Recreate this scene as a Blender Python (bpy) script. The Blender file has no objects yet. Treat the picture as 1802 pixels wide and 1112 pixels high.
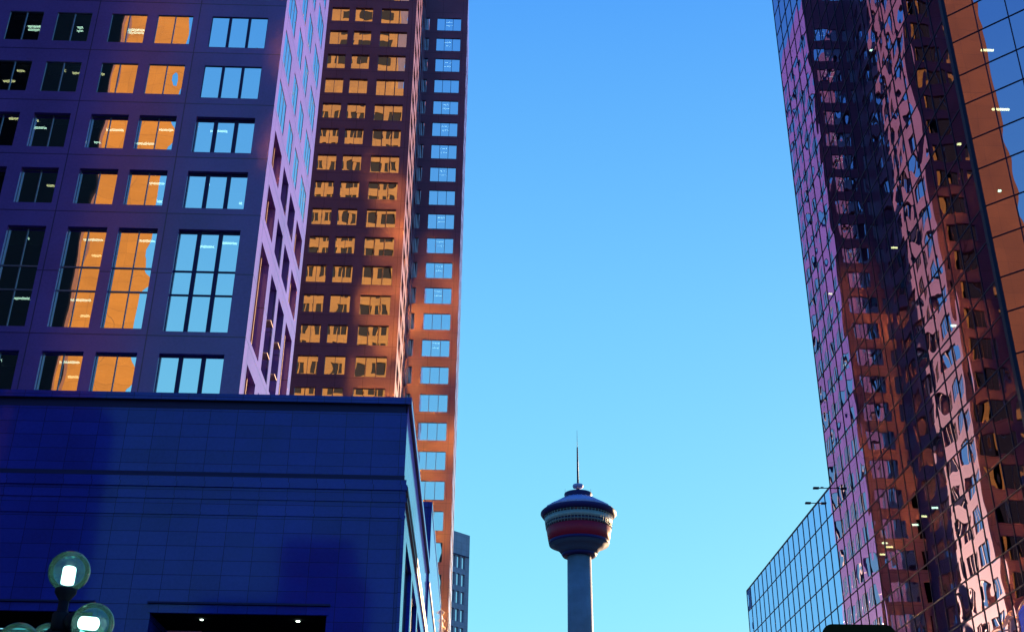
import bpy, math, random
from mathutils import Vector, Matrix
rnd = random.Random(7)
C = bpy.data.collections.new('scene'); bpy.context.scene.collection.children.link(C)
SC = bpy.context.scene

# ------------------------------------------------------------------ camera
CAM = Vector((0, 0, 1.6))
FPX, W0, H0 = 2114.66, 1802.0, 1112.0
PIT, ROL, YAW = math.radians(27.348), math.radians(.5394), math.radians(1.541)
F = Vector((math.sin(YAW)*math.cos(PIT), math.cos(YAW)*math.cos(PIT), math.sin(PIT)))
R0 = Vector((math.cos(YAW), -math.sin(YAW), 0)); U0 = R0.cross(F)
RT = math.cos(ROL)*R0 + math.sin(ROL)*U0; UP = -math.sin(ROL)*R0 + math.cos(ROL)*U0
cam = bpy.data.cameras.new('camera'); co = bpy.data.objects.new('camera', cam); C.objects.link(co)
co.matrix_world = Matrix(((RT.x, UP.x, -F.x, CAM.x), (RT.y, UP.y, -F.y, CAM.y), (RT.z, UP.z, -F.z, CAM.z), (0, 0, 0, 1)))
cam.sensor_fit = 'HORIZONTAL'; cam.sensor_width = 36; cam.lens = 36*FPX/W0
cam.clip_start = .1; cam.clip_end = 6000
SC.camera = co
def ray(x, y): return RT*((x-W0/2)/FPX) - UP*((y-H0/2)/FPX) + F      # photo pixel -> direction
def on_y(x, y, Y): r = ray(x, y); return CAM + r*(Y/r.y)
def on_x(x, y, X): r = ray(x, y); return CAM + r*(X/r.x)
def at_depth(x, y, d): return CAM + ray(x, y)*d

# ------------------------------------------------------------------ sky, sun, exposure
EXPO = 2.3
SUN_EL, SUN_AZ = math.radians(7), math.radians(56)                   # azimuth measured from +x towards +y
w = bpy.data.worlds.new('World'); SC.world = w; w.use_nodes = True
nt = w.node_tree; bg = nt.nodes['Background']
sky = nt.nodes.new('ShaderNodeTexSky'); sky.sky_type = 'NISHITA'; sky.sun_disc = False
sky.sun_elevation = SUN_EL; sky.sun_rotation = math.pi/2 - SUN_AZ
tc = nt.nodes.new('ShaderNodeTexCoord'); sx = nt.nodes.new('ShaderNodeSeparateXYZ'); nt.links.new(tc.outputs['Generated'], sx.inputs[0])
cr = nt.nodes.new('ShaderNodeValToRGB'); nt.links.new(sx.outputs['Z'], cr.inputs[0])
stops = [(0, (.42, .86, 1.0)), (.225, (.24, .79, 1.02)), (.454, (.16, .59, 1.01)), (.669, (.075, .37, .98)), (.866, (.02, .15, .80)), (1, (.006, .07, .62))]
e = cr.color_ramp.elements; e[0].position = 0; e[1].position = 1
for p, c in stops[1:-1]: e.new(p)
for el_, (p, c) in zip(e, stops): el_.position = p; el_.color = (*c, 1)
sc_ = nt.nodes.new('ShaderNodeVectorMath'); sc_.operation = 'SCALE'; sc_.inputs['Scale'].default_value = 10/2**EXPO
nt.links.new(cr.outputs[0], sc_.inputs[0])
mx = nt.nodes.new('ShaderNodeMixRGB'); mx.inputs[0].default_value = .03
nt.links.new(sc_.outputs[0], mx.inputs[1]); nt.links.new(sky.outputs[0], mx.inputs[2]); nt.links.new(mx.outputs[0], bg.inputs[0])
bg.inputs[1].default_value = .1
sl = bpy.data.lights.new('sun', 'SUN'); sl.energy = 5; sl.angle = math.radians(.5); sl.color = (1, .64, .34)
so = bpy.data.objects.new('sun', sl); C.objects.link(so)
sd = Vector((math.cos(SUN_AZ)*math.cos(SUN_EL), math.sin(SUN_AZ)*math.cos(SUN_EL), math.sin(SUN_EL)))
so.rotation_euler = sd.to_track_quat('Z', 'Y').to_euler(); so.location = (0, 0, 400)
vs = SC.view_settings; vs.view_transform = 'Standard'; vs.look = 'None'; vs.gamma = 1; vs.exposure = EXPO
SC.cycles.blur_glossy = .1; SC.cycles.sample_clamp_indirect = 0; SC.cycles.use_guiding = True

# ------------------------------------------------------------------ materials
def newmat(name):
    m = bpy.data.materials.new(name); m.use_nodes = True; nt = m.node_tree
    return m, nt, nt.nodes['Principled BSDF']
def plain(name, col, rough=.6, metal=0, spec=.5, emit=None, es=0):
    m, nt, p = newmat(name)
    p.inputs['Base Color'].default_value = (*col, 1); p.inputs['Roughness'].default_value = rough
    p.inputs['Metallic'].default_value = metal; p.inputs['Specular IOR Level'].default_value = spec
    if emit: p.inputs['Emission Color'].default_value = (*emit, 1); p.inputs['Emission Strength'].default_value = es
    return m
def stone(name, col, rough=.25, pw=2.0, ph=1.0, joint=.02, spec=.5, var=.25, offset=0.0, shift=(0, 0), jd=.45):
    """polished granite panels: speckle, panel-to-panel tone, thin joints"""
    m, nt, p = newmat(name); N = nt.nodes; L = nt.links
    g = N.new('ShaderNodeTexCoord'); s = N.new('ShaderNodeSeparateXYZ'); L.new(g.outputs['Object'], s.inputs[0])
    a = N.new('ShaderNodeMath'); a.operation = 'ADD'; L.new(s.outputs[0], a.inputs[0]); L.new(s.outputs[1], a.inputs[1])
    a2 = N.new('ShaderNodeMath'); a2.operation = 'ADD'; L.new(a.outputs[0], a2.inputs[0]); a2.inputs[1].default_value = shift[0]
    a3 = N.new('ShaderNodeMath'); a3.operation = 'ADD'; L.new(s.outputs[2], a3.inputs[0]); a3.inputs[1].default_value = shift[1]
    c = N.new('ShaderNodeCombineXYZ'); L.new(a2.outputs[0], c.inputs[0]); L.new(a3.outputs[0], c.inputs[1])
    b = N.new('ShaderNodeTexBrick'); L.new(c.outputs[0], b.inputs['Vector']); b.offset = offset
    b.inputs['Scale'].default_value = 1; b.inputs['Brick Width'].default_value = pw; b.inputs['Row Height'].default_value = ph
    b.inputs['Mortar Size'].default_value = joint; b.inputs['Mortar Smooth'].default_value = .3; b.inputs['Bias'].default_value = 0
    k = 1-var
    b.inputs['Color1'].default_value = (*[x*(1+var*.4) for x in col], 1); b.inputs['Color2'].default_value = (*[x*k for x in col], 1)
    b.inputs['Mortar'].default_value = (*[x*jd for x in col], 1)
    n = N.new('ShaderNodeTexNoise'); n.inputs['Scale'].default_value = 6; n.inputs['Detail'].default_value = 9; n.inputs['Roughness'].default_value = .75
    L.new(g.outputs['Object'], n.inputs['Vector'])
    n2 = N.new('ShaderNodeTexNoise'); n2.inputs['Scale'].default_value = .22; n2.inputs['Detail'].default_value = 4
    L.new(g.outputs['Object'], n2.inputs['Vector'])
    ad = N.new('ShaderNodeMath'); ad.operation = 'ADD'; L.new(n.outputs[0], ad.inputs[0]); L.new(n2.outputs[0], ad.inputs[1])
    r = N.new('ShaderNodeMapRange'); L.new(ad.outputs[0], r.inputs[0]); r.inputs[1].default_value = .6; r.inputs[2].default_value = 1.4
    r.inputs[3].default_value = .72; r.inputs[4].default_value = 1.25
    v = N.new('ShaderNodeVectorMath'); v.operation = 'SCALE'; L.new(b.outputs['Color'], v.inputs[0]); L.new(r.outputs[0], v.inputs['Scale'])
    L.new(v.outputs[0], p.inputs['Base Color'])
    rr = N.new('ShaderNodeMapRange'); L.new(n.outputs[0], rr.inputs[0]); rr.inputs[3].default_value = rough*.7; rr.inputs[4].default_value = rough*1.3
    L.new(rr.outputs[0], p.inputs['Roughness']); p.inputs['Specular IOR Level'].default_value = spec
    bp = N.new('ShaderNodeBump'); bp.inputs['Strength'].default_value = .25; bp.inputs['Distance'].default_value = .01
    L.new(b.outputs['Fac'], bp.inputs['Height']); bp.invert = True; L.new(bp.outputs[0], p.inputs['Normal'])
    return m
def glass(name, tint, through, base=.55, tcol=(.6, .8, .75), rough=0.0):
    """coated office glass: mirror over a dim view of the room behind"""
    m, nt, p = newmat(name); N = nt.nodes; L = nt.links; N.remove(p)
    gl = N.new('ShaderNodeBsdfGlossy'); gl.inputs['Color'].default_value = (*tint, 1); gl.inputs['Roughness'].default_value = rough
    tr = N.new('ShaderNodeBsdfTransparent'); tr.inputs['Color'].default_value = (*[t*through for t in tcol], 1)
    fr = N.new('ShaderNodeFresnel'); fr.inputs[0].default_value = 1.55
    mr = N.new('ShaderNodeMapRange'); L.new(fr.outputs[0], mr.inputs[0]); mr.inputs[3].default_value = base; mr.inputs[4].default_value = 1
    mix = N.new('ShaderNodeMixShader'); L.new(mr.outputs[0], mix.inputs[0]); L.new(tr.outputs[0], mix.inputs[1]); L.new(gl.outputs[0], mix.inputs[2])
    L.new(mix.outputs[0], N['Material Output'].inputs[0]); return m
M = {}
M['lilac'] = stone('lilac_granite', (.130, .062, .30), .15, 6.42, 3.96, .035, spec=.40, var=.07, shift=(24.7, 0.73), jd=.3)
M['blue'] = stone('blue_granite', (.013, .027, .33), .07, 1.35, .69, .018, spec=.22, var=.16, shift=(.3, .1), jd=.4)
M['brown'] = stone('brown_granite', (.120, .058, .128), .38, 3.4, 4.325, .035, spec=.12, var=.05, shift=(0.6, 2.0), jd=.55)
M['orange'] = stone('sunlit_tawny_stone', (.125, .062, .010), .45, 3.0, 2.0, .02, var=.12)  # on the left tower's rear the tawny stands in for sunlight
M['orange2'] = stone('tawny_stone_light', (.135, .062, .008), .5, 3.0, 2.0, .02, var=.10)
M['russet'] = stone('russet_stone', (.115, .045, .014), .5, 3.0, 2.0, .02, var=.10)
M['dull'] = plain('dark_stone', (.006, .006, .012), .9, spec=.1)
M['far'] = stone('grey_concrete', (.16, .22, .36), .6, 3, 3, .05, var=.08)
M['conc'] = stone('tower_concrete', (.055, .105, .22), .7, 2.4, 3.0, .03, var=.06, jd=.85)
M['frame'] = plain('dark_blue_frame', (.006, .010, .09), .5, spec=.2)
M['framel'] = plain('grey_frame', (.12, .12, .2), .35, .6)
M['fram_b'] = plain('bronze_frame', (.05, .02, .03), .4, .3)
M['mull'] = plain('black_mullion', (.004, .003, .03), .5, spec=.15)
M['fin'] = plain('tan_fin', (.30, .16, .12), .5)
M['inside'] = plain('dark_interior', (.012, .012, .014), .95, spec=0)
M['roof'] = plain('roof_gravel', (.05, .05, .055), .9)
M['glassA'] = glass('office_glass', (.93, .95, .95), .35, .82)
M['glassB'] = glass('bronze_glass', (.80, .84, .96), .3, .82)
M['glassR'] = glass('smoked_mirror_glass', (.54, .48, .72), .5, .64)
M['glassW'] = glass('clear_mirror_glass', (.58, .66, .97), .3, .90)
M['glassD'] = glass('dim_glass', (.6, .4, .6), .2, .12)
M['glassS'] = glass('spandrel_glass', (.90, .90, 1.0), .10, .75)
M['tube'] = plain('fluorescent_tube', (.9, .9, .9), .5, emit=(.75, 1, .80), es=2.2)
M['tubey'] = plain('warm_tube', (.9, .9, .9), .5, emit=(1, .82, .42), es=2.0)
M['blind'] = plain('blind_fabric', (.75, .72, .65), .9)
M['asphalt'] = plain('asphalt', (.05, .05, .055), .9)
M['pave'] = stone('paving', (.16, .16, .16), .8, .9, .9, .02)
M['paint'] = plain('road_paint', (.8, .8, .78), .7)

# ------------------------------------------------------------------ helpers
class MB:
    def __init__(s): s.v = []; s.f = []; s.m = []; s.sm = []
    def quad(s, a, b, c, d, mi=0, sm=False):
        n = len(s.v); s.v += [tuple(a), tuple(b), tuple(c), tuple(d)]; s.f.append((n, n+1, n+2, n+3)); s.m.append(mi); s.sm.append(sm)
    def box(s, x0, x1, y0, y1, z0, z1, mi=0):
        n = len(s.v); s.v += [(x, y, z) for z in (z0, z1) for y in (y0, y1) for x in (x0, x1)]
        for f in ((0, 2, 3, 1), (4, 5, 7, 6), (0, 1, 5, 4), (2, 6, 7, 3), (0, 4, 6, 2), (1, 3, 7, 5)):
            s.f.append(tuple(n+i for i in f)); s.m.append(mi); s.sm.append(False)
    def lathe(s, prof, n=48, c=(0, 0, 0), mi=0, sm=True, axis=None):
        """prof: (radius, height) pairs; axis: 3x3 frame for tilted bodies"""
        b = len(s.v)
        for r, h in prof:
            for i in range(n):
                a = 2*math.pi*i/n; p = Vector((r*math.cos(a), r*math.sin(a), h))
                if axis is not None: p = axis @ p
                s.v.append((p.x+c[0], p.y+c[1], p.z+c[2]))
        for k in range(len(prof)-1):
            for i in range(n):
                j = (i+1) % n
                s.f.append((b+k*n+i, b+k*n+j, b+(k+1)*n+j, b+(k+1)*n+i)); s.m.append(mi); s.sm.append(sm)
        s.f.append(tuple(b+i for i in reversed(range(n)))); s.m.append(mi); s.sm.append(False)
        s.f.append(tuple(b+(len(prof)-1)*n+i for i in range(n))); s.m.append(mi); s.sm.append(False)
    def tube(s, p0, p1, r, n=10, r1=None, mi=0):
        p0, p1 = Vector(p0), Vector(p1); d = p1-p0; ax = d.to_track_quat('Z', 'Y').to_matrix()
        s.lathe([(r, 0), (r if r1 is None else r1, d.length)], n, p0, mi, True, ax)
    def mesh(s, name, mats):
        me = bpy.data.meshes.new(name); me.from_pydata(s.v, [], s.f)
        for m in (mats if isinstance(mats, (list, tuple)) else [mats]): me.materials.append(m)
        me.polygons.foreach_set('material_index', s.m); me.polygons.foreach_set('use_smooth', s.sm); me.update(); return me
def obj(name, me, parent=None, loc=(0, 0, 0), rz=0.0):
    o = bpy.data.objects.new(name, me); C.objects.link(o); o.location = loc; o.rotation_euler = (0, 0, rz)
    if parent is not None: o.parent = parent
    return o
def part(name, mb, mats, parent, loc=(0, 0, 0), rz=0.0): return obj(name, mb.mesh(name, mats), parent, loc, rz)
def tag(o, label=None, cat=None, group=None, kind=None):
    for k, v in (('label', label), ('category', cat), ('group', group), ('kind', kind)):
        if v: o[k] = v
    return o
def thing(name, label, cat, loc=(0, 0, 0), group=None): return tag(obj(name, None, None, loc), label, cat, group)

def pane(mb, x0, x1, z0, z1, y=0.0, amp=.0016, mi=0, n=6, tilt=.0013):
    """one sheet of glass: slightly bowed, never perfectly flat"""
    b = len(mb.v); a = rnd.uniform(-1, 1)*amp; c1 = rnd.uniform(-.35, .35)*amp; c2 = rnd.uniform(-.35, .35)*amp
    ph = rnd.uniform(0, 6.28); tx = rnd.uniform(-1, 1)*tilt; tz = rnd.uniform(-1, 1)*tilt
    for j in range(n+1):
        for i in range(n+1):
            u = i/n*2-1; v = j/n*2-1
            d = a*(1-u*u)*(1-v*v*.7)+c1*math.sin(2.6*u+ph)*math.cos(1.3*v)+c2*math.sin(3.1*v+1.7*u+ph)+tx*u*(x1-x0)/2+tz*v*(z1-z0)/2
            mb.v.append((x0+(x1-x0)*i/n, y+d, z0+(z1-z0)*j/n))
    for j in range(n):
        for i in range(n):
            q = b+j*(n+1)+i; mb.f.append((q, q+1, q+n+2, q+n+1)); mb.m.append(mi); mb.sm.append(True)

def facade(mb, u0, u1, z0, z1, holes, depth, y=0.0):
    """wall sheet in local x-z facing -y with openings and their reveals (holes: x0,x1,z0,z1[,depth])"""
    us = sorted({u0, u1} | {h[i] for h in holes for i in (0, 1)}); us = [u for u in us if u0 <= u <= u1]
    zs = sorted({z0, z1} | {h[i] for h in holes for i in (2, 3)}); zs = [z for z in zs if z0 <= z <= z1]
    for a, b in zip(us, us[1:]):
        run = None
        for c, d in zip(zs, zs[1:]):
            m_, n_ = (a+b)/2, (c+d)/2
            if any(h[0] < m_ < h[1] and h[2] < n_ < h[3] for h in holes):
                if run is not None: mb.quad((a, y, run), (b, y, run), (b, y, c), (a, y, c)); run = None
            elif run is None: run = c
        if run is not None: mb.quad((a, y, run), (b, y, run), (b, y, z1), (a, y, z1))
    for h in holes:
        a, b, c, d = h[:4]; t = h[4] if len(h) > 4 else depth
        mb.quad((a, y, c), (a, y, d), (a, y+t, d), (a, y+t, c)); mb.quad((b, y, d), (b, y, c), (b, y+t, c), (b, y+t, d))
        mb.quad((a, y, d), (b, y, d), (b, y+t, d), (a, y+t, d)); mb.quad((b, y, c), (a, y, c), (a, y+t, c), (b, y+t, c))

_win = {}
def window(parent, loc, rz, w, h, n, mull=.1, bars=(), fm=None, gm=None, amp=.0016, name='window', variants=5, bd=.09, rim=.05, res=6):
    """window part (frame and mullions) with its glass as sub-part; meshes shared by size"""
    key = (round(w, 3), round(h, 3), n, mull, bars, fm.name, gm.name, amp)
    if key not in _win:
        fb = MB()
        fb.box(0, rim, 0, bd, 0, h); fb.box(w-rim, w, 0, bd, 0, h); fb.box(rim, w-rim, 0, bd, 0, rim); fb.box(rim, w-rim, 0, bd, h-rim, h)
        pw = (w-2*rim-(n-1)*mull)/n
        for i in range(1, n): x = rim+i*pw+(i-1)*mull; fb.box(x, x+mull, 0, bd, rim, h-rim)
        for z in bars:
            for i in range(n): x = rim+i*(pw+mull); fb.box(x, x+pw, .004, bd, z-.045, z+.045)
        fme = fb.mesh('window', fm); gs = []
        zz = [rim]+[z for z in bars]+[h-rim]
        for k in range(variants):
            g = MB()
            for i in range(n):
                x = rim+i*(pw+mull)
                for za, zb in zip(zz, zz[1:]): pane(g, x, x+pw, za+(.045 if za != rim else 0), zb-(.045 if zb != h-rim else 0), bd*.6, amp, n=res)
            gs.append(g.mesh('glass', gm))
        _win[key] = (fme, gs)
    fme, gs = _win[key]
    o = obj(name, fme, parent, loc, rz); obj('glass', rnd.choice(gs), o)
    return o
def window_stuff(mbf, mbg, x0, x1, z0, z1, y, n, mull=.1, amp=.0016):
    pw = (x1-x0-(n-1)*mull)/n
    for i in range(n):
        x = x0+i*(pw+mull); pane(mbg, x, x+pw, z0, z1, y, amp, n=3)
        if i: mbf.box(x-mull, x, y-.06, y+.03, z0, z1)
PI = math.pi

# ------------------------------------------------------------------ setting
g = MB(); g.quad((-3000, -3000, 0), (3000, -3000, 0), (3000, 3000, 0), (-3000, 3000, 0)); tag(obj('ground', g.mesh('ground', M['asphalt'])), kind='structure')
g = MB(); g.quad((3, -400, .004), (20.5, -400, .004), (20.5, 600, .004), (3, 600, .004)); tag(obj('road', g.mesh('road', M['asphalt'])), kind='structure')
g = MB()
for (x0, x1, y0, y1) in ((-60, 3, 47, 600), (-60, 3, -60, 24), (20.5, 60, 47, 600), (20.5, 60, -60, 24)): g.box(x0, x1, y0, y1, 0, .14)
tag(obj('pavement', g.mesh('pavement', M['pave'])), kind='structure')
g = MB()
for k in range(-10, 60): 
    if not 24 < k*8 < 47: g.quad((11.7, k*8, .008), (11.85, k*8, .008), (11.85, k*8+3, .008), (11.7, k*8+3, .008))
tag(obj('lane_marking', g.mesh('lane_marking', M['paint'])), kind='structure')

# ------------------------------------------------------------------ near left office tower
NX, NY = -13.1, 60.0
T1 = thing('office_tower', 'nearest tower on the left with dark blue granite front and sunlit lilac side', 'office tower', (NX, NY, 0))
cols = [(-40.0+40.0-20.5+.05, 0)]  # placeholder replaced below
pairs = [(-36.9, -34.75), (-33.9, -31.75), (-30.5, -28.35), (-27.5, -25.3), (-24.07, -21.8), (-21.15, -18.9)]
trip = (-17.7, -14.15)
rows_up = [51.3+3.97*k for k in range(0, 26)]
front_holes = []; front_wins = []
for z in [47.35]+rows_up:
    for a, b in pairs: front_holes.append((a-NX, b-NX, z+.1, z+2.4, .12)); front_wins.append((a-NX, b-NX, z+.1, z+2.4, 2, (), .12, .055))
    a, b = trip; front_holes.append((a-NX, b-NX, z-.08, z+2.4, .12)); front_wins.append((a-NX, b-NX, z-.08, z+2.4, 3, (), .12, .17))
low_rows = [(43.35, 45.83, ()), (39.4, 41.86, ()), (31.35, 37.83, (2.42, 3.95)), (27.4, 29.88, ()), (23.4, 25.9, ())]
for z0, z1, bars in low_rows:
    for a, b in pairs: front_holes.append((a-NX, b-NX, z0, z1, .34)); front_wins.append((a-NX, b-NX, z0, z1, 2, bars, .34, .055))
    a, b = trip; front_holes.append((a-NX, b-NX, z0-.12, z1, .34)); front_wins.append((a-NX, b-NX, z0-.12, z1, 3, bars, .34, .24))
mb = MB(); facade(mb, -26.9, 0, 20, 155, front_holes, .12)
part('front_wall', mb, M['lilac'], T1)
vis = [h for h in front_wins if h[2] < 58 and h[0]+NX > -31.5]
for a, b, z0, z1, n, bars, d, mu in vis:
    window(T1, (a, d-.09, z0), 0, b-a, z1-z0, n, mu, bars, M['frame'] if n == 3 else M['framel'], M['glassA'], .0022, rim=.03)
fb, gb = MB(), MB()
for h in front_wins:
    if h not in vis: window_stuff(fb, gb, h[0], h[1], h[2], h[3], h[6]-.04, h[4], h[7])
# side (+x) wall, local x = world y
side_up = [(.8, 3.65), (5.1, 6.95), (8.15, 9.95), (11.5, 14.25)]
side_lo = [(1.2, 4.05), (5.1, 7.3), (8.2, 10.6), (11.6, 14.5)]
sh = []; sw = []
for z in [47.1]+[51.05+3.97*k for k in range(26)]:
    for i, (a, b) in enumerate(side_up): sh.append((a, b, z, z+2.45, .05)); sw.append((a, b, z, z+2.45, 3 if i in (0, 3) else 2, .05, 'up'))
for z0, z1, bars in low_rows:
    for i, (a, b) in enumerate(side_lo): sh.append((a, b, z0, z1, .55)); sw.append((a, b, z0, z1, 3 if i in (0, 3) else 2, .55, 'lo'))
mb = MB(); facade(mb, 0, 15.6, 20, 155, sh, .1)
part('side_wall', mb, M['lilac'], T1, (0, 0, 0), PI/2)
fins = MB()
for a, b, z0, z1, n, d, k in sw:
    if z0 < 90:
        window(T1, (-d+(.04 if k == 'up' else .09), a, z0), PI/2, b-a, z1-z0, n, .05, (), M['framel'] if k == 'up' else M['fram_b'], M['glassA'] if k == 'up' else M['glassD'], .0010, rim=.02, res=4, bd=.03 if k == 'up' else .09)
        if k == 'lo' and n == 3:
            for q in (1, 2):
                y = a+(b-a)*q/3; part('fin', (lambda m: (m.box(-.46, -.30, -.03, .03, z0, z1), m)[1])(MB()), M['fin'], T1, (0, y, 0))
        elif k == 'lo':
            m = MB(); m.lathe([(.22, 0), (.22, z1-z0)], 16); part('round_column', m, M['far'], T1, (-.30, a+.3, z0))
            if z1-z0 > 4:
                for zz in (z0+1.4, z0+3.6):
                    m = MB(); m.box(-.45, .12, -.05, .9, 0, .07); part('bracket', m, M['fin'], T1, (0, a+.75, zz))
    else: 
        m = MB(); window_stuff(m, m, a, b, z0, z1, d-.04, n, .07)
        for v, f, mi, smf in zip([None], [None], [None], [None]): pass
        base = len(gb.v); gb.v += [(-(v[1]), v[0], v[2]) for v in m.v]; gb.f += [tuple(base+i for i in f) for f in m.f]; gb.m += m.m; gb.sm += m.sm
for i, h in enumerate(vis):                                        # roller blinds at different heights behind the panes
    if rnd.random() < .55:
        d = rnd.uniform(.2, .65)*min(2.4, h[3]-h[2]); m = MB(); x0 = h[0]+.05; ww = (h[1]-h[0]-.1)/h[4]
        for q in range(h[4]):
            dq = d*rnd.choice((1, 1, .6, .3)); m.box(x0+ww*q+.04, x0+ww*(q+1)-.04, h[6]+.25, h[6]+.27, h[3]-dq, h[3]-.02)
        part('roller_blind', m, M['blind'], T1)
# rear (+y) wall, mirrored in the brown tower's windows; sunlit orange put into its colour
rh = []
for k in range(-6, 32):
    z = 51.3+3.97*k
    for j in range(7):
        a = .9+j*3.6; rh.append((a, a+2.5, z, z+2.3, .2))
mb = MB(); facade(mb, 0, 26.9, 20, 155, [h for h in rh if h[3] < 155], .2)
part('rear_wall', mb, M['orange'], T1, (0, 15.6, 0), PI)
dk = MB()
for h in rh:
    if h[3] < 155:
        dk.quad((-h[0], 15.4, h[2]), (-h[1], 15.4, h[2]), (-h[1], 15.4, h[3]), (-h[0], 15.4, h[3]))
        dk.box(-(h[0]+h[1])/2-.12, -(h[0]+h[1])/2+.12, 15.4, 15.5, h[2], h[3], 1)
tag(part('rear_window', dk, [M['inside'], M['orange']], T1), 'dark rear windows high on the tower', None, None, 'stuff')
tag(part('upper_window_frame', fb, M['frame'], T1), None, None, None, 'stuff'); tag(part('upper_window', gb, M['glassA'], T1), None, None, None, 'stuff')
mb = MB(); mb.box(-26.9, -5.5, 0, 15.6, 155.02, 195, 0)
for k in range(9):
    for j in range(5): mb.box(-26.3+4.1*j, -23.8+4.1*j, 15.605, 15.66, 157+4*k, 159.3+4*k, 1)
part('upper_wall', mb, [M['orange'], M['inside']], T1)  # upper block carries the same sunlit orange in its colour
mb = MB(); mb.quad((-26.9, 0, 20), (-26.9, 15.6, 20), (-26.9, 15.6, 155), (-26.9, 0, 155)); part('far_side_wall', mb, M['lilac'], T1)
mb = MB(); mb.box(-26.85, -.05, .05, 15.5, 154.6, 155); part('roof', mb, M['roof'], T1)
mb = MB(); mb.box(-23, -6, 5, 11, 20, 154)
for k in range(-7, 3): mb.box(-26.8, -.7, .75, 15.2, 54.4+3.97*k, 54.8+3.97*k)
part('floor_slabs', mb, M['inside'], T1)
# ceiling lights seen through the glass
for (x0, x1, y, D, km) in [(49, 74, 47, 1.3, 'tube'), (50, 74, 53, 1.3, 'tube'), (136, 146, 49, 1.3, 'tube'), (136, 146, 55, 1.3, 'tube'), (225, 256, 53, 1.2, 'tube'), (225, 256, 58, 1.2, 'tube'),
        (30, 43, 125, 1.4, 'tubey'), (6, 26, 143, 1.4, 'tubey'), (94, 116, 124, 1.4, 'tubey'), (128, 140, 129, 1.4, 'tubey'), (178, 184, 131, 1.3, 'tubey'),
        (57, 82, 225, 1.4, 'tube'), (65, 78, 213, 1.6, 'tubey'), (16, 32, 209, 1.4, 'tubey'), (187, 218, 229, 1.3, 'tube'), (280, 305, 229, 1.3, 'tube'), (370, 400, 231, 1.2, 'tube'), (240, 272, 253, .9, 'tube'), (166, 177, 251, .9, 'tube'),
        (82, 96, 327, 1.4, 'tubey'), (263, 289, 323, 1.3, 'tube'), (354, 387, 325, 1.2, 'tube'), (401, 431, 325, 1.2, 'tube'), (276, 285, 355, .8, 'tube'), (421, 426, 358, .8, 'tube'),
        (49, 75, 420, 1.5, 'tube'), (147, 182, 422, 1.3, 'tube'), (246, 272, 424, 1.2, 'tube'), (348, 377, 434, 1.2, 'tube'), (389, 417, 428, 1.2, 'tube'), (162, 178, 450, 1.0, 'tubey'),
        (26, 52, 525, 1.4, 'tube'), (125, 160, 528, 1.2, 'tube'), (142, 157, 556, 1.0, 'tubey'), (2, 28, 634, 1.4, 'tube'), (105, 140, 637, 1.2, 'tube'), (119, 138, 663, 1.0, 'tubey')]:
    a, b = on_y(x0, y, NY+D), on_y(x1, y, NY+D); m = MB(); m.box(-(b.x-a.x)/2, (b.x-a.x)/2, -.06, .06, -.045, .045)
    part('ceiling_light', m, M[km], T1, ((a.x+b.x)/2-NX, D, a.z))

# ------------------------------------------------------------------ granite podiums
PX, PY = -3.55, 55.6
P1 = thing('stone_podium', 'low polished blue granite block in front of the left tower with recessed dark entrances', 'building', (PX, PY, 0))
mb = MB()
o1, o2 = (-34.0, -14.0, 0, 14.68, 3.5), (-11.4, -3.35, 0, 14.68, 3.5)
facade(mb, -50, 0, 0, 21.3, [o1, o2], 3.5)
part('lower_wall', mb, M['blue'], P1)
mb = MB(); facade(mb, -50, -.12, 21.3, 24.85, [], 0, .14)
part('upper_wall', mb, M['blue'], P1)
for nm, b in (('painted_shade_strip', (-50, -.2, .16, .3, 24.85, 25.27)), ('painted_shade_strip', (-50, -.1, .1, .139, 21.31, 21.55)), ('cornice', (-50, .06, -.06, .2, 25.27, 25.62)), ('string_course', (-50, .06, -.08, .0, 20.75, 21.02)), ('string_course', (-50, .05, -.05, .0, 20.15, 20.3)),
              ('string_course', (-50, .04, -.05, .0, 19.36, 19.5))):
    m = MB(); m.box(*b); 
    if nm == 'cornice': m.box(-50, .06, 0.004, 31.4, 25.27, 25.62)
    part(nm, m, M['frame' if nm == 'painted_shade_strip' else 'blue'], P1)  # the dark bars stand in for shadow lines on the wall
m = MB(); m.box(-.85, -.62, -.012, 0.0, 0, 19.3, 0); m.box(-.16, .02, -.14, 0.0, 0, 19.34, 0); part('pilaster', m, M['blue'], P1)
for a, b in ((-34, -14), (-11.5, -3.25)):
    m = MB(); m.box(a, b, -.06, .0, 14.69, 15.08); part('entrance_lintel', m, M['blue'], P1)
    m = MB(); m.box(a-.05, b+.05, -.16, -.02, 15.09, 15.18); part('entrance_drip', m, M['frame'], P1)
for x, sz in ((-9.2, .07), (-4.75, .09), (-19, .07), (-25, .07)):
    m = MB(); m.lathe([(sz, -.03), (sz, 0)], 20); part('downlight', m, M['tube'], P1, (x, .8, 14.6))
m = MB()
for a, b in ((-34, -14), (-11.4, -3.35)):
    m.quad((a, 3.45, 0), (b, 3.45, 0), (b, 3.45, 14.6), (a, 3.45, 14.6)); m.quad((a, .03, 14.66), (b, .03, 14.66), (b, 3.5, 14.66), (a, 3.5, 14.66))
part('entrance_recess', m, M['inside'], P1)
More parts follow.
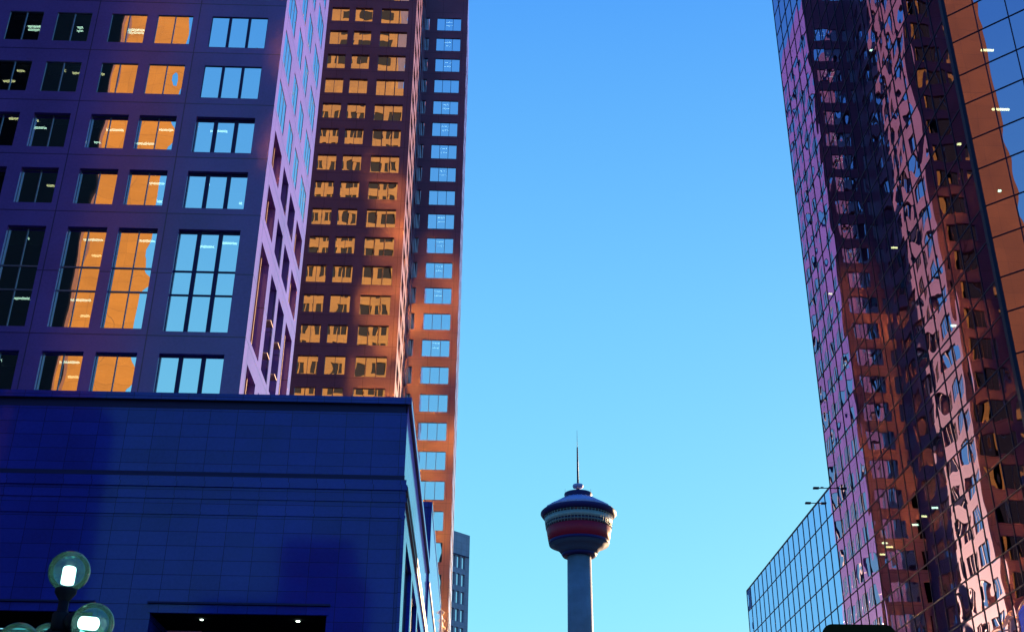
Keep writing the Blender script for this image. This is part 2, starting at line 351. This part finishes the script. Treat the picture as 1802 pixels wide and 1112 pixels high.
# street side of the podium
mb = MB()
hs = [(2.2+7.2*k, 8.2+7.2*k, 10.2, 18.9, .3) for k in range(4)]+[(2.2+7.2*k, 8.2+7.2*k, 1.0, 8.6, .3) for k in range(4)]
facade(mb, 0, 31.4, 0, 21.3, hs, .3)
part('side_lower_wall', mb, M['blue'], P1, (0, 0, 0), PI/2)
mb = MB(); facade(mb, .14, 31.4, 21.3, 25.27, [], 0, .12); mb.quad((.0, 0, 21.3), (31.4, 0, 21.3), (31.4, .12, 21.3), (0, .12, 21.3)); part('side_upper_wall', mb, M['blue'], P1, (0, 0, 0), PI/2)
for z in (20.75, 20.2, 9.3): m = MB(); m.box(0.0, .08, .1, 31.3, z, z+.25); part('side_string_course', m, M['frame'], P1)
for h in hs: window(P1, (-.2, h[0], h[2]), PI/2, 6.0, h[3]-h[2], 3, .12, (), M['frame'], M['glassS'], .001, rim=.05)
mb = MB(); mb.quad((-50, .0, 25.26), (0, 0, 25.26), (0, 31.4, 25.26), (-50, 31.4, 25.26)); part('roof', mb, M['roof'], P1)
P2 = thing('stone_annex', 'slightly taller blue granite block just beyond the podium along the left kerb', 'building', (PX, 87, 0))
mb = MB(); mb.box(-16, 0, 0, 31, 0, 30.3); part('wall', mb, M['blue'], P2)
m = MB(); m.box(-16.03, .03, -.05, 31.03, 30.3, 30.7); part('cornice', m, M['blue'], P2)
for z in (24.5, 20.5, 12.0): m = MB(); m.box(0, .06, .2, 30.8, z, z+.22); part('string_course', m, M['frame'], P2)

# gabled steel canopy at the end of the annex
T = thing('gabled_canopy', 'small open steel frame with gabled roof between the annex and brown tower', 'canopy', (PX, 119, 0))
for k in range(3):
    m = MB(); y = k*3.4
    m.tube((-8, y, 20), (-8, y, 30.2), .12); m.tube((0, y, 20), (0, y, 30.2), .12)
    m.tube((-8.3, y, 30), (-4, y, 33.2), .14); m.tube((.3, y, 30), (-4, y, 33.2), .14); m.tube((-8, y, 30.1), (0, y, 30.1), .09)
    m.tube((0, y, 27.5), (-4, y, 30.1), .07); m.tube((-8, y, 27.5), (-4, y, 30.1), .07)
    part('truss', m, plain('white_steel', (.6, .42, .34), .4) if k == 0 else bpy.data.materials['white_steel'], T)
for a in ((0, 30.2), (-4, 33.2), (-8, 30.2)): m = MB(); m.tube((a[0], 0, a[1]), (a[0], 6.8, a[1]), .1); part('purlin', m, bpy.data.materials['white_steel'], T)
m = MB(); m.box(-8.2, .2, -.2, 7, 0, 20); part('base', m, M['blue'], T)

# ------------------------------------------------------------------ brown tower
AX, AY, BX, BY, BE = -10.72, 136.0, -3.72, 157.7, 174.6
T2 = thing('office_tower', 'tall brown stone tower at centre left with a stepped corner and rows of square windows', 'office tower', (AX, AY, 0))
FH = 4.325; NF = 30
zt = [87.5+FH*k for k in range(-18, 13)]                        # window head heights
ca = [(-28.7, -26.15, 2, 2.55), (-23.0, -20.45, 2, 2.55), (-19.6, -17.05, 2, 2.55), (-15.8, -11.9, 3, 2.8)]
hA = [(a-AX, b-AX, z-h, z, .3) for z in zt for a, b, n, h in ca]
mb = MB(); facade(mb, -30, 0, 0, 146, hA, .3); part('front_wall', mb, M['brown'], T2)
nwin = 0; mbf, mbg = MB(), MB()
for z in zt:
    for a, b, n, h in ca:
        if z > 63 and z < 126.5 and a > -24: window(T2, (a-AX, .2, z-h), 0, b-a, h, n, .12 if n == 3 else .05, (), M['fram_b'], M['glassB'], .0022, rim=.03)
        else: window_stuff(mbf, mbg, a-AX, b-AX, z-h, z, .22, n, .1)
zb = [z+.15 for z in zt]
hB = [(a-AX, b-AX, z-2.68, z, .2) for z in zb for a, b in ((-8.82, -4.82),)]
mb = MB(); mb2 = MB(); facade(mb, .0, BX-AX, 0, 146, hB+[(.05, .62, z-2.68, z, .2) for z in zb], .2)
part('recessed_front_wall', mb, M['brown'], T2, (0, BY-AY, 0))
for z in zb:
    if z > 38 and z < 146: window(T2, (-8.82-AX, BY-AY+.08, z-2.68), 0, 4.0, 2.68, 3, .07, (), M['frame'], M['glassB'], .0009, rim=.02).children[0].rotation_euler.z = .004
    if z > 60 and z < 146: window(T2, (.05, BY-AY+.12, z-2.68), 0, .57, 2.68, 1, .05, (), M['frame'], M['glassS'], .0008, rim=.02)
# side of the front wing (+x)
sA = [(1.2, 5.2), (6.6, 9.4), (10.6, 13.4), (14.8, 18.8)]
hS = [(a, b, z-2.6, z, .25) for z in zt for a, b in sA]
mb = MB(); facade(mb, 0, BY-AY, 0, 146, hS, .25); part('wing_side_wall', mb, M['brown'], T2, (0, 0, 0), PI/2)
m3, m4 = MB(), MB()
for a, b, c, d, t in hS: window_stuff(m3, m4, a, b, c, d, .2, 3, .12, .001)
tag(part('wing_side_window_frame', m3, M['fram_b'], T2, (0, 0, 0), PI/2), kind='stuff'); tag(part('wing_side_window', m4, M['glassB'], T2, (0, 0, 0), PI/2), kind='stuff')
# east side of the rear wing (+x), edge-on and mirrored; sunlit lavender put into its colour
sB = [(.9, 4.1), (5.1, 7.6), (8.8, 11.4), (12.6, 15.9)]
hS = [(a, b, z-2.6, z, .06) for z in zb for a, b in sB]
mb = MB(); facade(mb, 0, BE-BY, 0, 146, hS, .06); part('street_side_wall', mb, M['lilac'], T2, (BX-AX, BY-AY, 0), PI/2)
m5, m6 = MB(), MB()
for a, b, c, d, t in hS: window_stuff(m5, m6, a, b, c, d, .04, 3, .1, .0008)
tag(part('street_side_window_frame', m5, M['frame'], T2, (BX-AX, BY-AY, 0), PI/2), kind='stuff'); tag(part('street_side_window', m6, M['glassA'], T2, (BX-AX, BY-AY, 0), PI/2), kind='stuff')
tag(part('outer_window_frame', mbf, M['fram_b'], T2), kind='stuff'); tag(part('outer_window', mbg, M['glassB'], T2), kind='stuff')
mb = MB(); mb.quad((-30, 0, 0), (-30, BE-AY, 0), (-30, BE-AY, 146), (-30, 0, 146)); mb.quad((-30, BE-AY, 0), (BX-AX, BE-AY, 0), (BX-AX, BE-AY, 146), (-30, BE-AY, 146))
mb.quad((-30, 0, 146), (0, 0, 146), (0, BE-AY, 146), (-30, BE-AY, 146)); mb.quad((0, BY-AY, 146), (BX-AX, BY-AY, 146), (BX-AX, BE-AY, 146), (0, BE-AY, 146)); part('rear_wall', mb, M['brown'], T2)
mb = MB(); mb.box(-26, -6, 6, 30, 1, 145)
for z in zt: mb.box(-29.8, -.3, .35, BE-AY-1, z+.8, z+1.2); mb.box(-.29, 6.8, BY-AY+.3, BE-AY-1, z+.9, z+1.2)
part('floor_slabs', mb, M['inside'], T2)
for r_, z in enumerate(zb):
    if 75 < z < 145 and r_ % 5 != 2:
        for dz in (.5, 1.25):
            m = MB(); m.box(-.55, .55, -.03, .03, -.025, .025); part('ceiling_light', m, M['tube'], T2, (-6.85-AX, BY-AY+.9, z-dz+.35))

# ------------------------------------------------------------------ far grey building
TB = thing('grey_building', 'distant blue-grey concrete building behind the brown tower, plain top over window rows', 'building', (-11.4, 520, 0))
xe = -2.2*3+.0
mb = MB(); wl = 56.0; hs = []
for k in range(14):
    z = 144.8-7.7*k
    for j in range(12):
        u = wl-1.6-(j+1)*3.0-(j//4)*1.9; hs.append((u, u+2.1, z-.3, z+5.0, .8))
facade(mb, 0, wl, 0, 160.3, hs, .8); part('front_wall', mb, M['far'], TB, (-wl*.7071+7.6, -wl*.7071, 0), PI/4)
m = MB()
for a, b, c, d, t in hs: m.box(a, b, .75, .8, c, d)
tag(part('window', m, M['glassS'], TB, (-wl*.7071+7.6, -wl*.7071, 0), PI/4), kind='stuff')
mb = MB(); mb.box(0, wl, .9, 30, 0, 160.2); part('body', mb, M['far'], TB, (-wl*.7071+7.6, -wl*.7071, 0), PI/4)
m = MB(); m.box(1, wl-.6, -.4, -.004, 150.0, 150.4); part('string_course', m, M['frame'], TB, (-wl*.7071+7.6, -wl*.7071, 0), PI/4)

# ------------------------------------------------------------------ observation tower
DT = 466.0
def hz(px_, py_): p = on_y(px_, py_, DT); return p.x, p.z
cx_, _ = hz(1018.4, 930)
OT = thing('observation_tower', 'slender concrete observation tower with a red banded round pod and thin mast', 'tower', (cx_, DT, 0))
k = DT/FPX*1.0
def rz(halfw): return halfw*DT/FPX*1.09                            # half width in photo pixels -> metres
def Z(y): return hz(1018.4, y)[1]
mb = MB(); mb.lathe([(rz(24), 0), (rz(22.2), 60), (rz(20.6), Z(1112)), (rz(19.6), Z(970))], 64); part('shaft', mb, M['conc'], OT)
red = plain('red_panel', (.16, .004, .03), .6, spec=.2); dk = plain('dark_glass_band', (.012, .012, .04), .15)
wh = plain('pale_roof', (.16, .20, .46), .6, spec=.3); nv = plain('navy_metal', (.006, .008, .085), .6, spec=.15)
tan = plain('pod_soffit', (.03, .05, .12), .8, spec=.1)
def band(name, prof, mat, n=64, sm=True): m = MB(); m.lathe([(rz(r), Z(y)) for r, y in prof], n, sm=sm); return part(name, m, mat, OT)
band('collar', [(22, 980), (27, 979), (29.5, 975)], nv)
band('soffit_cone', [(29, 975), (33, 969), (39, 963.5), (49.5, 959)], tan)
band('lower_ring', [(49.5, 959), (50.6, 954)], nv)
band('red_band', [(50.6, 954), (54.0, 932)], red)
band('window_band', [(54.2, 931.8), (55.2, 923.6)], dk)
rail = plain('pod_rail', (.10, .17, .24), .4)
band('gallery_panel', [(55.6, 923.5), (56.8, 914.2)], rail)
band('upper_window_band', [(56.4, 914), (57.2, 908)], dk)
for i in range(60):
    a = 2*PI*i/60; c, s_ = math.cos(a), math.sin(a)
    m = MB(); m.tube((rz(54.3)*c, rz(54.3)*s_, Z(931.5)), (rz(57.5)*c, rz(57.5)*s_, Z(908)), .13, 6); part('pod_mullion', m, rail, OT)
band('rim', [(57, 910.5), (60.5, 909.6), (63.6, 905), (63.4, 903), (61.5, 901.5)], nv)
band('pod_roof', [(62, 901.6), (51, 892.5), (36, 884.5), (25, 878.5), (22, 877)], wh)
for i in range(24):
    a = 2*PI*(i+.5)/24; c, s_ = math.cos(a), math.sin(a)
    m = MB(); m.tube((rz(58)*c, rz(58)*s_, Z(898.5)), (rz(26)*c, rz(26)*s_, Z(879)), .32, 6); part('roof_rib', m, wh, OT)
band('upper_drum', [(21.6, 878.5), (21.8, 876), (23.6, 870.5), (23.2, 868.7)], nv)
band('drum_top', [(21.5, 868.8), (4, 866.5)], wh)
band('neck', [(3.6, 866.5), (2.6, 862), (3.0, 858.5)], tan, 20)
band('dish', [(4, 859.2), (8.4, 857.8), (9.2, 854.6), (8.4, 852.8)], wh, 32)
mb = MB(); mb.lathe([(.42, Z(852)), (.28, Z(790)), (.25, Z(787))], 10); part('mast', mb, nv, OT)
mb = MB(); mb.lathe([(.10, Z(787)), (.05, Z(757))], 8); part('whip_aerial', mb, nv, OT)
for a in (0.1, 3.0, 4.6): 
    m = MB(); m.tube((rz(22)*math.cos(a), rz(22)*math.sin(a), Z(869)), (rz(22)*math.cos(a), rz(22)*math.sin(a), Z(859)), .05, 6); part('aerial', m, nv, OT)

# ------------------------------------------------------------------ right glass tower, low wing
RX = 25.0; YC = 50.5; YM = 81.0; YE = 110.1; DY = (YM-YC)/19
def hlines(z0, z1):
    out = []
    for k in range(-12, 40):
        for b in (42.665, 40.79):
            z = b+4.105*k
            if z0-.01 <= z <= z1+.01: out.append(z)
    return sorted(out)
def curtain(root, loc, rz, nb, pitch, zs, mat, zmat, amp, tilt, label):
    """curtain wall on local x (0..nb*pitch): returns list of pane descriptions"""
    m = MB(); L = nb*pitch
    for i in range(nb+1): m.box(i*pitch-.024, i*pitch+.024, -.035, .06, zs[0], zs[-1])
    for z in zs:
        for i in range(nb): m.box(i*pitch+.0245, (i+1)*pitch-.0245, -.03, .06, z-.03, z+.03)
    part('mullion_grid', m, M['mull'], root, loc, rz)
    return [(loc, rz, i*pitch+.0245, (i+1)*pitch-.0245, a+.03, b-.03, amp, tilt) for i in range(nb) for a, b in zip(zs, zs[1:])]
def proj_area(loc, rz, x0, x1, z0, z1, root):
    pts = []
    for x, z in ((x0, z0), (x1, z0), (x1, z1), (x0, z1)):
        p = Vector((root.location.x+loc[0]+x*math.cos(rz), root.location.y+loc[1]+x*math.sin(rz), loc[2]+z))-CAM
        d = p.dot(F)
        if d < 1: return 0
        pts.append((W0/2+FPX*p.dot(RT)/d, H0/2-FPX*p.dot(UP)/d))
    cx = sum(p[0] for p in pts)/4; cy = sum(p[1] for p in pts)/4
    if not (-5 < cx < W0+5 and -5 < cy < H0+5): return 0
    return abs(sum(pts[i][0]*pts[(i+1) % 4][1]-pts[(i+1) % 4][0]*pts[i][1] for i in range(4)))/2
def place_panes(root, panes, mat, limit=96):
    sc = sorted(panes, key=lambda q: -proj_area(q[0], q[1], q[2], q[3], q[4], q[5], root))
    big = [q for q in sc[:limit] if proj_area(q[0], q[1], q[2], q[3], q[4], q[5], root) > 0]; n = len(big)
    for loc, rz, x0, x1, z0, z1, amp, tilt in big:
        m = MB(); pane(m, 0, x1-x0, 0, z1-z0, 0, amp, 0, 8, tilt)
        part('glass_pane', m, mat, root, (loc[0]+x0*math.cos(rz), loc[1]+x0*math.sin(rz), z0), rz)
    rest = MB()
    for loc, rz, x0, x1, z0, z1, amp, tilt in sc[n:]:
        b = len(rest.v); pane(rest, x0, x1, z0, z1, 0, amp, 0, 6, tilt); c, s = math.cos(rz), math.sin(rz)
        for i in range(b, len(rest.v)): x, y, z = rest.v[i]; rest.v[i] = (loc[0]+x*c-y*s, loc[1]+x*s+y*c, z)
    tag(part('glass_panes', rest, mat, root), None, None, None, 'stuff')
GT = thing('glass_tower', 'tall dark mirror glass tower on the right with black mullion grid reflecting the street', 'office tower', (RX, YC, 0))
zz = [3.0]+hlines(6, 88)
pn = curtain(GT, (0, YM-YC, 0), -PI/2, 19, DY, zz, None, None, .0018, .0009, '')
pn = [q[:6]+(q[6]*(1.0 if (YM-YC)-q[2] > 12 else 1.9), q[7]*(1.0 if (YM-YC)-q[2] > 12 else 1.7)) for q in pn]
pn += curtain(GT, (0, 0, 0), -PI/4, 9, 1.64, zz, None, None, .0018, .0008, '')
place_panes(GT, pn, M['glassR'])
m = MB(); m.box(-.07, .12, -.15, .14, 0, 88); part('corner_post', m, M['mull'], GT)
mb = MB(); ch = 9*1.64*.7071
mb.quad((0, YM-YC, 88), (0, 0, 88), (0, 0, 150), (0, YM-YC, 150)); mb.quad((0, 0, 88), (ch, -ch, 88), (ch, -ch, 150), (0, 0, 150)); mb.quad((0, YM-YC, 0), (32, YM-YC, 0), (32, YM-YC, 150), (0, YM-YC, 150))
mb.quad((ch, -ch, 0), (32, -ch, 0), (32, -ch, 150), (ch, -ch, 150)); mb.quad((32, -ch, 0), (32, YM-YC, 0), (32, YM-YC, 150), (32, -ch, 150)); part('upper_wall', mb, M['mull'], GT)
m = MB(); m.v += [(0, YM-YC, 150), (0, 0, 150), (ch, -ch, 150), (32, -ch, 150), (32, YM-YC, 150)]; m.f.append((0, 1, 2, 3, 4)); m.m.append(0); m.sm.append(False); part('roof', m, M['roof'], GT)
mb = MB()
for z in zz[1::2]:
    q = len(mb.v); 
    for h in (z+.1, z+.5): mb.v += [(.25, YM-YC-.2, h), (.25, .1, h), (ch, -ch+.35, h), (20, -ch+.35, h), (20, YM-YC-.2, h)]
    mb.f += [(q, q+1, q+2, q+3, q+4), (q+9, q+8, q+7, q+6, q+5)]+[(q+i, q+(i+1) % 5, q+5+(i+1) % 5, q+5+i) for i in range(5)]; mb.m += [0]*7; mb.sm += [False]*7
mb.box(14, 20, 0, YM-YC-1, 0, 88); part('floor_slabs', mb, M['inside'], GT)
for (x0, x1, y, d, km) in [(1738, 1774, 55, 1.2, 'tube'), (1723, 1752, 89, 1.4, 'tubey'), (1763, 1800, 160, 1.2, 'tube'), (1742, 1780, 193, 1.4, 'tubey'), (1756, 1762, 336, 1.0, 'tube')]:
    r = ray((x0+x1)/2, y); t = (75.5+d*1.414-CAM.x-CAM.y)/(r.x+r.y); p = CAM+r*t; wd = (x1-x0)*p.y/FPX*1.0
    m = MB(); m.box(-wd/2, wd/2, -.05, .05, -.045, .045); part('ceiling_light', m, M[km], GT, (p.x-RX, p.y-YC, p.z))
stripes = [(1522, 30, 10), (1534, 89, 8), (1524, 138, 8), (1515, 166, 12), (1475, 135, 9), (1470, 262, 8), (1554, 318, 12), (1615, 211, 14), (1618, 337, 10), (1645, 151, 16), (1683, 223, 18), (1688, 254, 8),
    (1571, 413, 13), (1574, 436, 12), (1557, 436, 10), (1531, 480, 10), (1506, 521, 10), (1518, 521, 7), (1583, 513, 8), (1574, 536, 12), (1588, 536, 8), (1545, 577, 10), (1517, 615, 6), (1507, 634, 9), (1519, 634, 6),
    (1590, 767, 9), (1607, 766, 12), (1588, 783, 11), (1622, 730, 13), (1620, 748, 13), (1638, 730, 14), (1638, 843, 12), (1545, 816, 9), (1549, 832, 10), (1604, 878, 12), (1608, 894, 12), (1610, 923, 12), (1547, 937, 9), (1548, 950, 9),
    (1557, 955, 10), (1565, 962, 12), (1553, 975, 9), (1604, 1022, 11), (1587, 1031, 12), (1572, 1036, 10), (1678, 573, 10), (1755, 573, 20), (1735, 598, 18), (1755, 598, 12), (1712, 623, 18), (1733, 622, 12), (1715, 645, 12), (1697, 668, 9), (1788, 655, 10),
    (1640, 846, 10), (1625, 879, 10), (1645, 893, 11), (1626, 908, 10), (1466, 491, 8), (1461, 517, 8), (1488, 642, 8)]
for x, y, wpx in stripes:
    p = on_x(x, y, RX+1.1); wd = wpx*p.y/FPX*1.02
    if p.y < YC+.3 or p.y > YM-.3: continue
    m = MB(); m.box(-wd/2, wd/2, -.05, .05, -.045, .045); part('ceiling_light', m, M['tube' if rnd.random() < .4 else 'tubey'], GT, (p.x-RX, p.y-YC, p.z))
GW = thing('glass_wing', 'low mirror glass wing reflecting blue sky, flat roofed, beside the tall glass tower', 'building', (RX, YM, 0))
zl = [z for z in hlines(6, 30.36)]
nb = 18; dy = (YE-YM)/nb
place_panes(GW, curtain(GW, (0, YE-YM, 0), -PI/2, nb, dy, zl, None, None, .0012, .0007, ''), M['glassW'], 96)
m = MB(); m.quad((0, YE-YM, 0), (40, YE-YM, 0), (40, YE-YM, 30.3), (0, YE-YM, 30.3)); m.quad((0, YE-YM, 30.3), (0, 0.05, 30.3), (40, .05, 30.3), (40, YE-YM, 30.3)); m.quad((40, YE-YM, 0), (40, 0.05, 0), (40, .05, 30.3), (40, YE-YM, 30.3)); part('rear_wall', m, M['mull'], GW)
m = MB(); m.box(-.03, .3, .08, YE-YM+.05, 30.37, 30.45); part('coping', m, M['mull'], GW)
m = MB(); m.box(1, 30, .2, YE-YM-.2, 29.0, 29.4); m.box(8, 30, .3, YE-YM-.4, 1, 29); part('floor_slabs', m, M['inside'], GW)
for (x0, x1, y, lab) in ((1434, 1465, 858.5, 'dark roof edge floodlight arm nearest the glass tower'), (1420, 1440, 884.8, 'dark roof edge floodlight arm second along the low roofline')):
    a = on_x(x1, y, RX+.2); b = on_y(x0, y, a.y)
    FL = thing('floodlight_arm', lab, 'floodlight', (RX, a.y, 30.48), 'floodlight arms on the low roof')
    m = MB(); m.tube((.1, 0, -.02), (.1, 0, a.z-30.48+.02), .06); part('bracket', m, M['mull'], FL)
    m = MB(); m.tube((.3, 0, a.z-30.48), (b.x-RX, 0, b.z-30.48), .035); m.tube((-.45, 0, a.z-30.46), (-.65, 0, a.z-30.46), .06); part('arm', m, M['mull'], FL)
    m = MB(); m.box(b.x-RX-.12, b.x-RX+.28, -.12, .12, b.z-30.48-.06, b.z-30.48+.06); part('lamp_head', m, M['mull'], FL)

# ------------------------------------------------------------------ buildings behind the viewer (mirrored in the windows), with added blockers and sun reflector
B1 = thing('tawny_office_block', 'sunlit tawny tower standing behind the viewer, mirrored in the left tower windows', 'office tower', (-42.5, -12, 0))
m = MB(); fp = [(0, 0), (-8.8, 0), (-16, -20), (-7.2, -20)]; m.v = [(x, y, z) for z in (0, 150) for x, y in fp]; m.f = [(0, 1, 5, 4), (1, 2, 6, 5), (2, 3, 7, 6), (3, 0, 4, 7), (4, 5, 6, 7)]; m.m = [0]*5; m.sm = [False]*5
part('body', m, M['orange2'], B1)
B2 = thing('tawny_office_block', 'long tawny block on the near left, mirrored in the corner of the glass tower', 'office tower', (-41, 13.2, 0))
m = MB(); m.box(-20, 0, 0, 10.7, 0, 128); part('body', m, M['russet'], B2)
m = MB(); m.box(-20, 3.8, 10.8, 26, 0, 126); part('dark_body', m, M['dull'], B2)  # added black slab, shaped to darken the left tower's mirrored panes

B3 = thing('tawny_office_block', 'brown sunlit block beyond the left tower, seen only in mirrored windows', 'office tower', (-104, 70, 0))
hs = [(-61+3.9*j, -58.4+3.9*j, 6+4.1*k, 8.6+4.1*k, .3) for j in range(15) for k in range(42)]
m = MB(); facade(m, -62, 0, 0, 185, [(a, b, c, d, t) for a, b, c, d, t in hs], .3); part('front_wall', m, M['orange'], B3, (0, 12, 0), PI)
m = MB(); m.box(0, 62, 0, 11.6, 0, 184.9); part('body', m, M['dull'], B3)
B5 = thing('reflection_blocker', 'low dark block added behind the viewer to cover tawny reflections in the podium', 'building', (-42.8, -8, 0))
m = MB(); m.box(-30, 0, 0, 8, 0, 50); part('dark_body', m, M['dull'], B5); m = MB(); m.box(.01, 4.6, 1, 8, 0, 49); part('body', m, M['dull'], B5)  # added to block the tawny tower's reflection in the podium
B6 = thing('brick_block', 'brick red block added behind the viewer for a patch in the polished podium', 'building', (-25.2, -50, 0))
m = MB(); m.box(0, 9, 0, 10, 0, 47); m.box(9, 11, 0, 10, 0, 42); part('body', m, plain('brick', (.6, .10, .20), .9), B6); m = MB(); m.box(-9.5, -.02, 1, 10, 0, 39); part('dark_body', m, M['dull'], B6)  # stands in shade; red put into the colour for the mirrored patch
B4 = thing('sun_reflector_block', 'added glazed reflector behind the viewer whose panes throw the low sun back up the street', 'office tower', (0, -62, 0))
BN = math.radians(74.2)  # added reflector, turned to throw sunlight onto the brown tower
m = MB(); m.box(-7, 7, 0, 16, 0, 48); m.box(-7, 7, .05, 16, 48, 119); part('body', m, M['dull'], B4, (0, 0, 0), BN+PI/2)
g2, nt2, pp = newmat('sun_reflector_glazing'); nt2.nodes.remove(pp)
gg = nt2.nodes.new('ShaderNodeBsdfGlossy'); gg.distribution = 'BECKMANN'; gg.inputs['Roughness'].default_value = .065; gg.inputs['Color'].default_value = (.46, .30, .05, 1)  # orange tint colours the light thrown onto the brown tower
nt2.links.new(gg.outputs[0], nt2.nodes['Material Output'].inputs[0])
m = MB()
for k in range(17):
    for j in range(7): pane(m, -6.3+1.8*j, -4.55+1.8*j, 50+4.05*k, 53.6+4.05*k, -.03, .004, 0, 6, .012)
part('window_band', m, g2, B4, (0, 0, 0), BN+PI/2)
# ------------------------------------------------------------------ street lamp
gp = at_depth(122, 1005, 12.3)
SL = thing('street_lamp', 'black street lamp post with a cluster of glowing round glass globes', 'street lamp', (gp.x, gp.y, .14))
gz = gp.z-.14; blk = plain('black_iron', (.004, .004, .012), .6, spec=.15)
gm, nt_, p_ = newmat('clear_globe'); N = nt_.nodes; Lk = nt_.links; N.remove(p_)
tr = N.new('ShaderNodeBsdfTransparent'); tr.inputs[0].default_value = (.5, .9, .85, 1)
tl = N.new('ShaderNodeBsdfTranslucent'); tl.inputs[0].default_value = (.2, .75, .55, 1)
gl = N.new('ShaderNodeBsdfGlossy'); gl.inputs[1].default_value = .05
m1 = N.new('ShaderNodeMixShader'); m1.inputs[0].default_value = .07; Lk.new(tr.outputs[0], m1.inputs[1]); Lk.new(tl.outputs[0], m1.inputs[2])
lw = N.new('ShaderNodeLayerWeight'); lw.inputs[0].default_value = .25
m2 = N.new('ShaderNodeMixShader'); Lk.new(lw.outputs['Fresnel'], m2.inputs[0]); Lk.new(m1.outputs[0], m2.inputs[1]); Lk.new(gl.outputs[0], m2.inputs[2])
Lk.new(m2.outputs[0], N['Material Output'].inputs[0])
bulb = plain('lit_bulb', (1, 1, 1), .5, emit=(.95, 1, .92), es=1.1)
bn = bulb.node_tree; bl = bn.nodes.new('ShaderNodeLayerWeight'); bl.inputs[0].default_value = .35; bc = bn.nodes.new('ShaderNodeValToRGB')
bc.color_ramp.elements[0].color = (.95, 1, .95, 1); bc.color_ramp.elements[1].color = (.02, .14, .05, 1); bc.color_ramp.elements[0].position = .35
bn.links.new(bl.outputs['Facing'], bc.inputs[0]); bn.links.new(bc.outputs[0], bn.nodes['Principled BSDF'].inputs['Emission Color'])
def globe(c, d):
    """c centre, d unit vector from fitter cup to globe"""
    ax = Vector(d).to_track_quat('Z', 'Y').to_matrix(); R_ = .207
    m = MB(); m.lathe([(R_*math.sin(t), -R_*math.cos(t)) for t in [.45+(PI-.46)*i/22 for i in range(23)]], 40, c, axis=ax); g_ = part('globe', m, gm, SL)
    m = MB(); c2 = Vector(c)+Vector(d)*(-.05); m.lathe([(.05, -.085), (.062, -.08), (.066, -.06), (.066, .07), (.06, .09), (.04, .10)], 24, c2, axis=ax); part('lit_bulb', m, bulb, SL)
    m = MB(); m.lathe([(.035, -.33), (.06, -.29), (.105, -.225), (.108, -.19), (.1, -.175)], 32, c, axis=ax); part('fitter_cup', m, blk, SL)
m = MB(); m.lathe([(.17, 0), (.16, .5), (.09, .62), (.075, .9), (.06, gz-.8), (.05, gz-.3)], 24); part('post', m, blk, SL)
globe((0, 0, gz), (0, 0, 1))
ac = gz-.50
m = MB(); m.lathe([(.05, ac-.12), (.085, ac-.08), (.09, ac+.06), (.05, ac+.1)], 24); part('hub', m, blk, SL)
for al, dz in ((-12, 0), (62, .07), (120, .12), (200, .22)):
    ac = gz-.50-dz; a = math.radians(al); d = Vector((math.cos(a), math.sin(a), -.12)).normalized()
    m = MB(); m.tube((0, 0, ac), tuple(Vector((0, 0, ac))+d*.16), .035); part('arm', m, blk, SL)
    globe(tuple(Vector((0, 0, ac))+d*.36), tuple(d))

# ------------------------------------------------------------------ traffic signal
tp = at_depth(1511, 1098, 10.0)
TS = thing('traffic_signal', 'top of a dark traffic signal with a rounded backplate at the lower right', 'traffic signal', (tp.x, tp.y, 0))
ol = plain('olive_paint', (.012, .013, .003), .7, spec=.1)
def rrect(w_, z0, z1, r, y0, y1):
    m = MB(); pts = []
    for cx, cz, a0 in ((w_/2-r, z1-r, 0), (-w_/2+r, z1-r, 90), (-w_/2+r, z0+r, 180), (w_/2-r, z0+r, 270)):
        for i in range(7): a = math.radians(a0+15*i); pts.append((cx+r*math.cos(a), cz+r*math.sin(a)))
    n = len(pts); m.v = [(x, y0, z) for x, z in pts]+[(x, y1, z) for x, z in pts]
    m.f = [tuple(reversed(range(n))), tuple(range(n, 2*n))]+[(i, (i+1) % n, n+(i+1) % n, n+i) for i in range(n)]; m.m = [0]*len(m.f); m.sm = [False]*len(m.f); return m
zt_ = tp.z
part('backplate', rrect(.62, zt_-1.25, zt_, .09, 0, .02), ol, TS); part('housing', rrect(.34, zt_-1.12, zt_-.13, .05, -.2, -.004), ol, TS)
for k_ in range(3):
    z = zt_-.30-.32*k_; m = MB(); m.tube((0, -.2, z), (0, -.42, z), .13, 24); part('visor', m, blk, TS)
m = MB(); m.tube((0, .08, .14), (0, .08, zt_-1.0), .06, 16); part('pole', m, blk, TS)
